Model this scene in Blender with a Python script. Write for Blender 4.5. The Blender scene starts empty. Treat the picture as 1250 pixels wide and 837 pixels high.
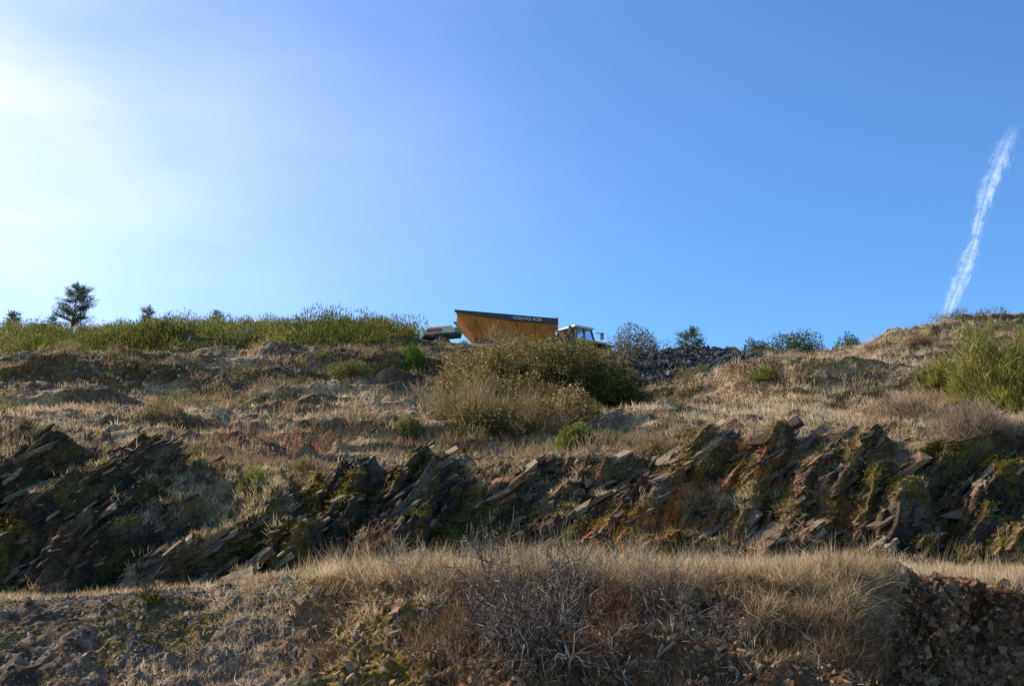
import bpy, math, numpy as np
from mathutils import Vector, Matrix
rng = np.random.default_rng(7)
sc = bpy.context.scene
K = 1340.3; PITCH = math.radians(12); CZ = 1.6
CP, SP = math.cos(PITCH), math.sin(PITCH)

# ---------------- helpers ----------------
def W(px, py, Y):
    px = np.asarray(px, float); py = np.asarray(py, float); Y = np.asarray(Y, float)
    nx = (px-625)/K; ny = (418.5-py)/K
    dy = CP - ny*SP; dz = SP + ny*CP
    t = Y/dy
    return np.stack([nx*t, Y*np.ones_like(nx), CZ+dz*t], -1)
def proj(P):
    d = P-np.array([0, 0, CZ])
    zf = d[..., 1]*CP+d[..., 2]*SP
    zf = np.where(zf < .1, .1, zf)
    up = -d[..., 1]*SP+d[..., 2]*CP
    return 625+K*d[..., 0]/zf, 418.5-K*up/zf
def _h(ix, iy, iz, seed):
    h = (ix.astype(np.uint32)*np.uint32(374761393)+iy.astype(np.uint32)*np.uint32(668265263)
         + iz.astype(np.uint32)*np.uint32(2246822519)+np.uint32(seed*97+13))
    h ^= h >> np.uint32(13); h *= np.uint32(1274126177); h ^= h >> np.uint32(16)
    h *= np.uint32(2654435761); h ^= h >> np.uint32(15)
    return h.astype(np.float32)/4294967295.0
def vn(x, y, z, seed=0):
    x = np.asarray(x, float); y = np.asarray(y, float)+0*x; z = np.asarray(z, float)+0*x
    fx, fy, fz = np.floor(x), np.floor(y), np.floor(z)
    ix, iy, iz = fx.astype(np.int64), fy.astype(np.int64), fz.astype(np.int64)
    a, b, c = x-fx, y-fy, z-fz
    a = a*a*(3-2*a); b = b*b*(3-2*b); c = c*c*(3-2*c)
    r = 0
    for i in (0, 1):
        for j in (0, 1):
            for k in (0, 1):
                r = r+(a if i else 1-a)*(b if j else 1-b)*(c if k else 1-c)*_h(ix+i, iy+j, iz+k, seed)
    return r
def fbm(x, y, z, oct=4, seed=0, g=.5):
    r = 0; A = 1; s = 0
    for o in range(oct):
        f = 2.03**o
        r = r+A*vn(x*f+o*17.3, y*f+o*5.1, z*f+o*9.7, seed+o); s += A; A *= g
    return r/s
def sst(a, b, x):
    t = np.clip((x-a)/(b-a), 0, 1); return t*t*(3-2*t)
def blob(px, py, cx, cy, rx, ry):
    return np.exp(-(((px-cx)/rx)**2+((py-cy)/ry)**2))
def norm(v):
    return v/np.maximum(np.linalg.norm(v, axis=-1, keepdims=True), 1e-9)
def mesh_obj(name, verts, faces, col=None, mat=None, smooth=False, parent=None):
    me = bpy.data.meshes.new(name)
    verts = np.asarray(verts, np.float32); faces = np.asarray(faces, np.int32)
    n = faces.shape[1]; F = len(faces)
    me.vertices.add(len(verts)); me.vertices.foreach_set("co", verts.ravel())
    me.loops.add(F*n); me.loops.foreach_set("vertex_index", faces.ravel())
    me.polygons.add(F); me.polygons.foreach_set("loop_start", np.arange(0, F*n, n, dtype=np.int32))
    me.polygons.foreach_set("loop_total", np.full(F, n, np.int32))
    me.polygons.foreach_set("use_smooth", np.full(F, smooth, bool))
    me.update(calc_edges=True)
    if col is not None:
        a = me.color_attributes.new("Col", 'FLOAT_COLOR', 'POINT')
        c = np.ones((len(verts), 4), np.float32); c[:, :3] = col
        a.data.foreach_set("color", c.ravel())
    ob = bpy.data.objects.new(name, me); sc.collection.objects.link(ob)
    if mat: me.materials.append(mat)
    if parent: ob.parent = parent
    return ob

# ---------------- materials ----------------
def newmat(name):
    m = bpy.data.materials.new(name); m.use_nodes = True
    nt = m.node_tree; nt.nodes.clear(); return m, nt, nt.nodes, nt.links
def mat_foliage(name, transl=.4):
    m, nt, N, L = newmat(name)
    o = N.new('ShaderNodeOutputMaterial'); a = N.new('ShaderNodeAttribute'); a.attribute_name = "Col"
    d = N.new('ShaderNodeBsdfDiffuse'); t = N.new('ShaderNodeBsdfTranslucent'); mx = N.new('ShaderNodeMixShader')
    mx.inputs[0].default_value = transl
    L.new(a.outputs['Color'], d.inputs['Color']); L.new(a.outputs['Color'], t.inputs['Color'])
    L.new(d.outputs[0], mx.inputs[1]); L.new(t.outputs[0], mx.inputs[2]); L.new(mx.outputs[0], o.inputs[0])
    return m
def mat_ground(name, scale=1.0, bump=.6, dist=.08):
    m, nt, N, L = newmat(name)
    o = N.new('ShaderNodeOutputMaterial'); a = N.new('ShaderNodeAttribute'); a.attribute_name = "Col"
    b = N.new('ShaderNodeBsdfPrincipled'); b.inputs['Roughness'].default_value = .9
    b.inputs['Specular IOR Level'].default_value = .06
    tc = N.new('ShaderNodeTexCoord')
    n1 = N.new('ShaderNodeTexNoise'); n1.inputs['Scale'].default_value = 9*scale; n1.inputs['Detail'].default_value = 8; n1.inputs['Roughness'].default_value = .7
    n2 = N.new('ShaderNodeTexVoronoi'); n2.inputs['Scale'].default_value = 14*scale
    L.new(tc.outputs['Object'], n1.inputs['Vector']); L.new(tc.outputs['Object'], n2.inputs['Vector'])
    mr = N.new('ShaderNodeMapRange'); mr.inputs[1].default_value = .3; mr.inputs[2].default_value = .7; mr.inputs[3].default_value = .35; mr.inputs[4].default_value = 1.65
    L.new(n1.outputs[0], mr.inputs[0])
    mm = N.new('ShaderNodeVectorMath'); mm.operation = 'SCALE'
    L.new(a.outputs['Color'], mm.inputs[0]); L.new(mr.outputs[0], mm.inputs['Scale'])
    L.new(mm.outputs[0], b.inputs['Base Color'])
    ad = N.new('ShaderNodeMath'); ad.operation = 'MULTIPLY_ADD'; ad.inputs[1].default_value = .5
    L.new(n2.outputs['Distance'], ad.inputs[0]); L.new(n1.outputs[0], ad.inputs[2])
    bp = N.new('ShaderNodeBump'); bp.inputs['Strength'].default_value = bump; bp.inputs['Distance'].default_value = dist
    L.new(ad.outputs[0], bp.inputs['Height']); L.new(bp.outputs[0], b.inputs['Normal'])
    L.new(b.outputs[0], o.inputs[0])
    return m
def mat_paint(name, col, rough=.45, dirt=.4, metal=0., dcol=(.16, .12, .08)):
    m, nt, N, L = newmat(name)
    o = N.new('ShaderNodeOutputMaterial'); b = N.new('ShaderNodeBsdfPrincipled')
    b.inputs['Roughness'].default_value = rough; b.inputs['Metallic'].default_value = metal
    tc = N.new('ShaderNodeTexCoord'); n1 = N.new('ShaderNodeTexNoise'); n1.inputs['Scale'].default_value = 1.8; n1.inputs['Detail'].default_value = 9; n1.inputs['Roughness'].default_value = .7
    L.new(tc.outputs['Object'], n1.inputs['Vector'])
    mr = N.new('ShaderNodeMapRange'); mr.inputs[1].default_value = .40; mr.inputs[2].default_value = .68; mr.inputs[3].default_value = 0; mr.inputs[4].default_value = dirt
    L.new(n1.outputs[0], mr.inputs[0])
    mx = N.new('ShaderNodeMixRGB'); mx.inputs[1].default_value = (*col, 1); mx.inputs[2].default_value = (*dcol, 1)
    L.new(mr.outputs[0], mx.inputs[0]); L.new(mx.outputs[0], b.inputs['Base Color']); L.new(b.outputs[0], o.inputs[0])
    return m
M_grass = mat_foliage("dry_grass_mat", .5)
M_leaf = mat_foliage("leaf_mat", .45)
M_twig = mat_foliage("twig_mat", .0)
M_ground = mat_ground("hillside_mat", 1.0, .9, .12)
M_rock = mat_ground("rock_mat", 1.3, .6, .04)

# ---------------- terrain ----------------
L2 = [(-400,870,12),(380,870,12),(640,875,11.5),(1040,875,12),(1080,870,15),(1250,870,15.3),(1650,870,15)]
L3 = [(-400,742,15),(0,738,15),(150,735,15.2),(270,724,15.5),(380,708,15),(500,702,14.5),(640,706,14.2),(800,708,14.2),(950,708,14.3),(1070,700,14.8),(1110,708,16),(1250,712,16.2),(1650,715,16)]
L4 = [(-400,730,20),(0,728,20),(150,722,20),(270,712,20.5),(380,694,21),(500,688,22),(640,684,23),(760,686,23),(880,686,23),(1000,688,23),(1250,700,22),(1650,700,22)]
L5 = [(-400,560,23.3),(0,562,23.3),(120,560,23.5),(230,575,23.8),(330,590,24.2),(430,578,25),(540,560,26),(640,560,26.3),(760,548,26.5),(860,540,26.5),(950,540,26.5),(1060,545,26),(1150,535,25.5),(1250,515,25),(1650,500,25)]
L6 = [(-400,482,44),(0,482,44),(300,486,44),(480,478,45),(560,500,44),(680,510,42),(800,505,44),(880,500,42),(970,488,38),(1100,485,37),(1250,470,36),(1650,450,36)]
L7 = [(-400,464,45.3),(0,464,45.3),(300,466,45.3),(480,462,46.3),(560,470,47),(680,470,47),(800,482,48),(900,470,46),(970,462,42),(1100,450,41),(1250,435,40),(1650,420,40)]
L8 = [(-400,440,60),(0,440,60),(200,436,60),(400,424,58),(520,419,58),(700,419,58),(760,430,58),(820,440,60),(920,448,60),(1000,445,52),(1080,432,47),(1150,422,46),(1250,412,45),(1650,400,45)]
L9 = [(-400,407,85),(0,407,85),(200,406,85),(400,411,80),(480,416,74),(540,482,70),(740,482,70),(800,442,72),(930,446,70),(1010,441,60),(1080,428,52),(1150,418,50),(1250,406,49),(1650,392,49)]
NC = 1000
px = np.linspace(-400, 1650, NC)
def smooth1(a, n):
    k = np.hanning(n+2)[1:-1]; k /= k.sum()
    return np.convolve(np.pad(a, n//2, mode='edge'), k, 'valid')[:len(a)]
lines = []
xs = (px-625)/K
lines.append(np.stack([xs*75, np.full(NC, -40.), np.zeros(NC)], -1))
lines.append(np.stack([xs*15, np.full(NC, 8.), np.zeros(NC)], -1))
for T in (L2, L3, L4, L5, L6, L7, L8, L9):
    T = np.array(T, float)
    py = smooth1(np.interp(px, T[:, 0], T[:, 1]), 21); Y = smooth1(np.interp(px, T[:, 0], T[:, 2]), 21)
    lines.append(W(px, py, Y))
r = lines[-1]
a = r.copy(); a[:, 1] = 125; a[:, 0] = xs*125; a[:, 2] = r[:, 2]-5; lines.append(a)
a = r.copy(); a[:, 1] = 3500; a[:, 0] = xs*5000; a[:, 2] = -60; lines.append(a)
rows = [6, 30, 120, 60, 300, 190, 50, 110, 70, 20, 10]
P = []; V = []
for i, n in enumerate(rows):
    t = np.arange(n)/n
    P.append(lines[i][None]*(1-t[:, None, None])+lines[i+1][None]*t[:, None, None]); V.append(i+t)
P.append(lines[-1][None]); V.append([11.])
P = np.concatenate(P, 0); V = np.concatenate(V)
NR = len(V)
for _ in range(14):
    P[40:-14] = .25*P[39:-15]+.5*P[40:-14]+.25*P[41:-13]
PX = np.broadcast_to(px, (NR, NC)); VV = np.broadcast_to(V[:, None], (NR, NC))
PX0, PY0 = proj(P)
def normals(P):
    du = np.gradient(P, axis=1); dv = np.gradient(P, axis=0)
    n = np.cross(du, dv); return norm(n)
Nn = normals(P)
X, Y, Z = P[..., 0], P[..., 1], P[..., 2]
edge_n = (fbm(X*.4, Y*.4, Z*.4, 4, 11)-.5)
vr = VV+edge_n*.6
rock = sst(3.85, 4.05, VV+edge_n*.35)*(1-sst(4.90, 5.12, vr))
rock = rock*(1-.85*blob(PX0, PY0, 265, 600, 50, 45))
lowbank = sst(1.9, 2.2, VV)*(1-sst(2.9, 3.1, VV))
lb_right = lowbank*sst(1050, 1085, PX)
truck_flat = np.exp(-(((PX-640)/150)**4))*sst(7.7, 8.0, VV)*(1-sst(8.98, 9.3, VV))
ang = math.radians(33)
st = norm(np.array([math.cos(ang), .15, math.sin(ang)])); sn = norm(np.array([-math.sin(ang), -.35, math.cos(ang)])); sn = norm(sn-st*np.dot(sn, st)); s3 = np.cross(st, sn)
wx = (fbm(X*.25, Y*.25, Z*.25, 3, 3)-.5)*1.3
A_ = X*st[0]+Y*st[1]+Z*st[2]+wx; B_ = X*sn[0]+Y*sn[1]+Z*sn[2]+wx*.5; C_ = X*s3[0]+Y*s3[1]+Z*s3[2]
def terr(f, n, k=.12):
    q = f*n; fl = np.floor(q); return (fl+sst(.5-k, .5+k, q-fl))/n
def saw(b, along, across, fr, seed, sharp=.18, wob=1.5):
    q = b*fr+wob*(fbm(along, across, b*.3, 3, seed)-.5); fl = np.floor(q); t = q-fl
    h = _h(fl.astype(np.int64), (fl*0).astype(np.int64), (fl*0).astype(np.int64), seed)
    w = sst(0, sharp, t)*(1-t)
    return w*(.35+.9*h)
S1 = saw(B_, A_*.16, C_*.3, 1.1, 21)
S2 = saw(B_, A_*.35, C_*.6, 3.4, 23)
S3 = saw(B_, A_*.9, C_*1.4, 8.0, 25)
f1 = fbm(A_*.3, B_*1.5, C_*.6, 3, 21)
f2 = fbm(A_*.6, B_*7.0, C_*1.3, 3, 31)
cut = terr(fbm(A_*.7, B_*1.2, C_*.9, 3, 37), 6, .06)-.5
strata = S1*.95+S2*.50+S3*.15+cut*.75
butt = terr(fbm(X*.25, Y*.3, Z*.3, 3, 45), 5, .25)-.5
blocks = (terr(fbm(X*.9, Y*.9, Z*1.2, 3, 41), 8)-.5)
blocks2 = (terr(fbm(X*2.6, Y*2.6, Z*3, 3, 43), 7)-.5)
gen = (fbm(X*.22, Y*.22, Z*.1, 4, 51)-.5)
fine = (fbm(X*1.7, Y*1.7, Z*1.7, 4, 61)-.5)
slopezone = sst(4.9, 5.3, VV)*(1-sst(8.2, 9.2, VV)*.6)
near = sst(1.2, 2.0, VV)
far = 1-sst(9.2, 10, VV)
leftw = 1-.30*sst(500, 760, PX)*(1-sst(1020, 1120, PX))
D = rock*((strata-.42)*leftw+blocks*(1.08-leftw)*2.0+blocks2*(.08+.7*(1-leftw))+butt*1.7+fine*.15) + slopezone*(gen*1.3+fine*.55) + near*far*(fine*.12)
D = D-rock*1.0*(blob(PX0, PY0, 860, 655, 65, 38)+.8*blob(PX0, PY0, 800, 575, 35, 28)+.6*blob(PX0, PY0, 1010, 650, 40, 35)+.8*blob(PX0, PY0, 1150, 640, 30, 45))
D = D+lowbank*(gen*.25+fine*.55)+lb_right*(blocks*.9+(strata-.3)*.3)+lowbank*blocks2*.22
tz = terr(fbm(X*.06, Y*.05, Z*1.1, 3, 71), 6, .08)
tz2 = terr(fbm(X*.16, Y*.12, Z*2.3, 3, 73), 6, .08)
D = D+slopezone*((tz-.5)*2.6+(tz2-.5)*1.3)*(1-rock)
led = np.exp(-((VV-6.45)/.45)**2)*(1-sst(520, 600, PX))
D = D+led*(terr(fbm(X*.35, Y*.5, Z*2.2, 3, 77), 6, .08)-.4)*1.5
led2 = np.exp(-((VV-6.9+.5*edge_n)/.22)**2)*(1-sst(520, 600, PX))*sst(.40, .48, fbm(X*.18, Y*.1, Z*.2, 3, 79))
D = D+led2*.6
moundk = blob(PX0, PY0, 650, 480, 75, 40)*slopezone
D = D*(1-.5*moundk)+moundk*.9
pile = np.exp(-(np.abs((PX0-843)/92)**3.0+np.abs((PY0-461-.04*(PX0-843))/19)**3.0))
D = D*(1-pile*.7)+pile*.55
D = D*(1-truck_flat*.93)
D = D*(1-sst(8.6, 9.2, VV)*.5)
P = P+Nn*D[..., None]
Nn = normals(P)
PXp, PYp = proj(P)
X, Y, Z = P[..., 0], P[..., 1], P[..., 2]
def mixc(c, col, m):
    return c*(1-m[..., None])+np.array(col)*m[..., None]
n1 = fbm(X*.35, Y*.35, Z*.35, 4, 101); n2 = fbm(X*1.3, Y*1.3, Z*1.3, 4, 111); n3 = fbm(X*4, Y*4, Z*4, 3, 121)
col = np.zeros((NR, NC, 3))+np.array([.28, .18, .10])
col = mixc(col, (.46, .34, .18), sst(.45, .64, n2)*.8)
col = mixc(col, (.17, .14, .045), sst(.48, .62, n1)*.7)
col = mixc(col, (.54, .40, .22), slopezone*sst(.47, .6, fbm(X*.25, Y*.7, Z*3, 3, 131))*.65)
col = mixc(col, (.10, .065, .04), slopezone*sst(.47, .57, fbm(X*.5, Y*.5, Z*2.5, 4, 133))*.75)
rc = np.zeros_like(col)+np.array([.105, .076, .048])
rc = mixc(rc, (.29, .21, .13), sst(.50, .7, f2)*.75)
rc = mixc(rc, (.045, .036, .028), sst(.48, .6, f1)*.6)
rc = mixc(rc, (.19, .145, .028), sst(.45, .57, n2)*.75)
rc = mixc(rc, (.26, .15, .075), sst(.5, .64, n1)*.5)
rc = mixc(rc, (.29, .165, .08), sst(480, 760, PX)*sst(.42, .56, n1)*.75)
rc = mixc(rc, (.05, .036, .026), sst(.53, .63, n3)*.6)
rc = mixc(rc, (.62, .21, .055), np.clip(1.3*blob(PX, PYp, 815, 650, 48, 38)+1.0*blob(PX, PYp, 925, 565, 34, 22)+.9*blob(PX, PYp, 740, 655, 45, 20)+.7*blob(PX, PYp, 880, 600, 60, 14)+.7*blob(PX, PYp, 1010, 640, 30, 30), 0, 1)*sst(.3, .55, n3))
rm = np.clip(rock*1.2+led*.35+led2*.8, 0, 1)
col = col*(1-rm[..., None])+rc*rm[..., None]
gl = np.clip(sst(1.0, 1.6, VV)*(1-sst(3.3, 3.9, VV))*(1-sst(300, 400, PX)), 0, 1)
gc = np.zeros_like(col)+np.array([.30, .215, .135]); gc = mixc(gc, (.12, .08, .045), sst(.4, .6, n3)); gc = mixc(gc, (.21, .15, .04), sst(.46, .58, n2)*.75)
gc = mixc(gc, (.38, .30, .21), sst(.5, .6, n1)*.5)
col = col*(1-gl[..., None])+gc*gl[..., None]
cen = lowbank*sst(350, 420, PX)
cc = np.zeros_like(col)+np.array([.22, .12, .06]); cc = mixc(cc, (.38, .17, .07), sst(.5, .65, n2)); cc = mixc(cc, (.08, .05, .03), sst(.5, .6, n3)*.6)
cc = mixc(cc, (.24, .18, .03), sst(.44, .54, n1)*(1-sst(500, 640, PX))*.8)
cc = mixc(cc, (.17, .075, .035), sst(1050, 1100, PX)*.75)
cc = mixc(cc, (.60, .30, .14), sst(1130, 1190, PX)*blob(PX*0, PYp, 0, 815, 1, 30)*.8)
col = col*(1-cen[..., None])+cc*cen[..., None]
col = mixc(col, (.14, .13, .035), sst(7.75, 8.0, VV)*(1-sst(500, 540, PX))*.9)
col = mixc(col, (.17, .15, .06), sst(9.5, 10, VV))
col = mixc(col, (.055, .05, .047), pile)
idx = np.arange(NR*NC).reshape(NR, NC)
faces = np.stack([idx[:-1, :-1], idx[:-1, 1:], idx[1:, 1:], idx[1:, :-1]], -1).reshape(-1, 4)
mesh_obj("hillside", P.reshape(-1, 3), faces, col.reshape(-1, 3), M_ground, smooth=False)

# ---- sampling on the terrain
c00, c01, c10, c11 = P[:-1, :-1], P[:-1, 1:], P[1:, :-1], P[1:, 1:]
area = .5*np.linalg.norm(np.cross(c11-c00, c01-c10), axis=-1)
area[VV[:-1, :-1] > 9.6] = 0; area[VV[:-1, :-1] < 1.3] = 0
area = area*(.25+.75*sst(-150, 0, PX[:-1, :-1])*(1-sst(1250, 1400, PX[:-1, :-1])))
CPX = PXp[:-1, :-1]; CPY = PYp[:-1, :-1]; CV = VV[:-1, :-1]
CN = Nn[:-1, :-1]; c_n1 = n1[:-1, :-1]; c_n2 = n2[:-1, :-1]; c_n3 = n3[:-1, :-1]; c_rock = rock[:-1, :-1]
c_pile = pile[:-1, :-1]; c_led = np.clip(led+led2, 0, 1)[:-1, :-1]
CX, CY, CZg = c00[..., 0], c00[..., 1], c00[..., 2]
def scatter(dens, N):
    w = (area*np.clip(dens, 0, None)).ravel(); cs = np.cumsum(w)
    i = np.searchsorted(cs, rng.random(N)*cs[-1]); i = np.clip(i, 0, len(w)-1)
    r_, c_ = np.unravel_index(i, area.shape)
    a, b = rng.random((2, N, 1))
    p = (c00[r_, c_]*(1-a)+c01[r_, c_]*a)*(1-b)+(c10[r_, c_]*(1-a)+c11[r_, c_]*a)*b
    return p, CN[r_, c_], r_, c_
def ground_px(x, y):
    c = int(np.clip(round((x+400)/2050*(NC-1)), 0, NC-1))
    rr = np.where((VV[:, c] > 1.9) & (PYp[:, c] <= y))[0]
    r_ = rr[0] if len(rr) else int(np.searchsorted(V, 9.0))
    return P[r_, c].copy()
def ground_Y(x, Yv):
    c = int(np.clip(round((x+400)/2050*(NC-1)), 0, NC-1))
    r_ = int(np.argmin(np.abs(P[:, c, 1]-Yv))); return P[r_, c].copy()

# ---- blade generator
def blades(pos, d, length, width, col, bend=.25, tipc=1.15):
    n = len(pos); length = np.broadcast_to(length, n)[:, None]; width = np.broadcast_to(width, n)[:, None]
    rv = rng.normal(size=(n, 3)); side = norm(np.cross(d, rv))
    bv = norm(np.cross(side, d))*bend*rng.random((n, 1))*length; bv[:, 2] -= bend*.4*length[:, 0]*rng.random(n)
    v = np.stack([pos-side*width/2, pos+side*width/2, pos+d*length*.55-side*width*.42+bv*.3, pos+d*length*.55+side*width*.42+bv*.3, pos+d*length+bv], 1)
    b = (np.arange(n)*5)[:, None, None]
    f = b+np.array([[0, 1, 2], [1, 3, 2], [2, 3, 4]])[None]
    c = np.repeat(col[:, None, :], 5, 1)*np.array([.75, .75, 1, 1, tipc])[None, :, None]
    return v.reshape(-1, 3), f.reshape(-1, 3), c.reshape(-1, 3)
def leaves(pos, d, length, width, col):
    n = len(pos); length = np.broadcast_to(length, n)[:, None]; width = np.broadcast_to(width, n)[:, None]
    side = norm(np.cross(d, rng.normal(size=(n, 3))))
    v = np.stack([pos, pos+d*length*.5-side*width/2, pos+d*length, pos+d*length*.5+side*width/2], 1)
    b = (np.arange(n)*4)[:, None, None]; f = b+np.array([[0, 1, 2], [0, 2, 3]])[None]
    return v.reshape(-1, 3), f.reshape(-1, 3), np.repeat(col, 4, 0)
def join(parts):
    vs, fs, cs = [], [], []; o = 0
    for v, f, c in parts:
        vs.append(v); fs.append(f+o); cs.append(c); o += len(v)
    return np.concatenate(vs), np.concatenate(fs), np.concatenate(cs)
def pal(n, cols, wts=None, var=.25):
    cols = np.array(cols); i = rng.choice(len(cols), n, p=None if wts is None else np.array(wts)/sum(wts))
    return cols[i]*(1+var*rng.normal(size=(n, 1))).clip(.4, 1.8)
STRAW = [(.76, .58, .33), (.67, .50, .26), (.84, .68, .43), (.52, .37, .19), (.62, .48, .25)]
BROWN = [(.36, .22, .12), (.27, .16, .085), (.45, .31, .17), (.31, .26, .11)]
REDBR = [(.40, .17, .08), (.30, .15, .075), (.45, .25, .13)]
GREEN = [(.13, .155, .03), (.19, .205, .04), (.09, .115, .025), (.27, .25, .06)]
def tufts(dens, nt, nb, h, spread, cols, w0=.006, lean=.45, wts=None, hvar=.35, bend=.35, down=0.):
    p, nrm, r_, c_ = scatter(dens, nt)
    hh = h*(1+hvar*rng.normal(size=nt)).clip(.4, 2)
    tc = pal(nt, cols, wts, .15)
    ld = rng.normal(size=(nt, 3))*.2
    pos = np.repeat(p, nb, 0)+rng.normal(size=(nt*nb, 3))*spread*np.array([1, 1, .15])
    pos[:, 2] -= .02
    d = np.array([0, 0, 1.])+rng.normal(size=(nt*nb, 3))*lean+np.repeat(ld+nrm*.35, nb, 0)
    d[:, 2] = np.abs(d[:, 2])-down; d = norm(d)
    L_ = np.repeat(hh, nb)*(rng.uniform(.5, 1.1, nt*nb))
    wd = w0+.00022*pos[:, 1]
    c = np.repeat(tc, nb, 0)*rng.uniform(.7, 1.25, (nt*nb, 1))
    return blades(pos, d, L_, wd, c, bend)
# ---------- dry grass
ws = fbm(CX*.3, CY*.8, CZg*2.5, 3, 201)
hump = np.clip(blob(CPX, CPY, 1040, 490, 150, 42)+blob(CPX, CPY, 1200, 430, 90, 25)*.5, 0, 1)
leftband = sst(480, 500, CPY)*(1-sst(535, 570, CPY))*(1-sst(420, 560, CPX))
band2 = sst(430, 440, CPY)*(1-sst(455, 464, CPY))*(1-sst(520, 600, CPX))
up_ = 7.87+1.3*sst(860, 950, CPX)
slope = sst(4.95, 5.05, CV)*(1-sst(-.07, .08, CV-up_))*(1-c_pile)
flat = sst(.7, .9, CN[..., 2])
gd = slope*flat*(hump*3+leftband*1.5+band2*.9+.15)*sst(.47, .57, ws)
gd2 = slope*flat*(.35+hump)*sst(.43, .6, c_n2)
bench = sst(2.85, 3.02, CV)*(1-sst(3.95, 4.15, CV))*sst(330, 420, CPX)
hang = sst(2.78, 2.95, CV)*(1-sst(3.0, 3.1, CV))*sst(370, 430, CPX)*(1-sst(1050, 1090, CPX))
hang_r = sst(2.45, 2.8, CV)*(1-sst(3.0, 3.1, CV))*sst(860, 940, CPX)*(1-sst(1050, 1090, CPX))
lowc = sst(2.1, 2.4, CV)*(1-sst(2.9, 3, CV))*sst(370, 430, CPX)*(1-sst(1050, 1090, CPX))
parts = [
    tufts(gd, 10500, 12, .24, .12, STRAW, .006, .5),
    tufts(gd2, 5500, 11, .17, .15, STRAW+BROWN, .006, .7),
    tufts(slope*hump*sst(.3, .45, c_n2), 5500, 14, .28, .12, [(.90, .74, .48), (.80, .63, .38)], .006, .4),
    tufts(bench*sst(.46, .57, c_n1*.5+c_n2*.5), 1900, 16, .20, .08, STRAW, .0035, .5, hvar=.5),
    tufts(bench*np.clip(blob(CPX, 0, 620, 0, 160, 1)+.15, 0, 1), 400, 12, .42, .06, STRAW+BROWN, .003, .35),
    tufts(hang*sst(.47, .58, c_n2), 700, 20, .26, .06, STRAW, .0035, .6, bend=.8, down=.35),
    tufts(hang_r*sst(.45, .57, c_n2), 700, 20, .32, .06, STRAW+BROWN, .0035, .6, bend=.9, down=.45),
    tufts(hang*sst(.3, .5, c_n1), 450, 16, .30, .06, BROWN, .0035, .6, bend=.8, down=.1),
    tufts(lowc*sst(.50, .62, c_n3), 1000, 12, .16, .08, BROWN+STRAW, .0035, .7, bend=.8),
    tufts(c_rock*flat*sst(.5, .6, c_n1), 2600, 10, .16, .08, STRAW+BROWN, .004, .7),
    tufts(c_rock*np.clip(blob(CPX, CPY, 880, 608, 60, 8)+blob(CPX, CPY, 270, 600, 60, 45), 0, 1), 900, 14, .2, .07, STRAW, .004, .5),
    tufts(sst(2.9, 3.1, CV)*(1-sst(3.9, 4.1, CV))*sst(1080, 1110, CPX)*sst(.4, .5, c_n2), 700, 18, .2, .07, STRAW, .0035, .4),
    tufts(sst(2.0, 2.3, CV)*(1-sst(3.9, 4.1, CV))*(1-sst(330, 400, CPX))*sst(.44, .54, c_n1), 1500, 14, .12, .07, STRAW+BROWN, .0035, .6),
]
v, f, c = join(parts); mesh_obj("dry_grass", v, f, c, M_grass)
# ---------- brown scrub & low green cover
scr = slope*np.clip(blob(CPX, CPY, 640, 545, 260, 30)+blob(CPX, CPY, 330, 550, 160, 25)+.2+blob(CPX, CPY, 1150, 520, 90, 25), 0, 1)*sst(.44, .58, c_n1+.25*(c_n3-.5))
parts = [
    tufts(scr, 5000, 15, .34, .14, BROWN+[(.46, .36, .23)], .006, .6),
    tufts(slope*np.clip(blob(CPX, CPY, 285, 555, 60, 18)+blob(CPX, CPY, 385, 545, 30, 14)+.02, 0, 1), 600, 16, .35, .13, REDBR, .007, .6),
    tufts(lowc*np.clip(blob(CPX, 0, 740, 0, 45, 1)+.3*blob(CPX, 0, 560, 0, 50, 1), 0, 1), 110, 24, .26, .08, REDBR, .005, .7),
    tufts(lowc*sst(.45, .6, c_n2), 800, 18, .28, .08, [(.27, .18, .10), (.19, .125, .07)], .004, .8),
]
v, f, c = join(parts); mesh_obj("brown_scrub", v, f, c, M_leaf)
parts = [
    tufts(c_rock*sst(.45, .54, c_n2)*sst(.3, .7, CN[..., 2]), 12000, 12, .06, .10, [(.25, .205, .03), (.17, .135, .03), (.38, .28, .06)], .010, .9),
    tufts(slope*sst(.5, .6, c_n1), 3500, 14, .14, .18, [(.17, .165, .04), (.24, .21, .07), (.32, .26, .10)], .008, .8),
    tufts((sst(2, 2.3, CV)*(1-sst(3.6, 4, CV)))*sst(.48, .58, c_n2), 5000, 12, .04, .08, [(.25, .2, .035), (.18, .13, .035)], .006, .9),
]
v, f, c = join(parts); mesh_obj("moss_and_herbs", v, f, c, M_leaf)

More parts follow.
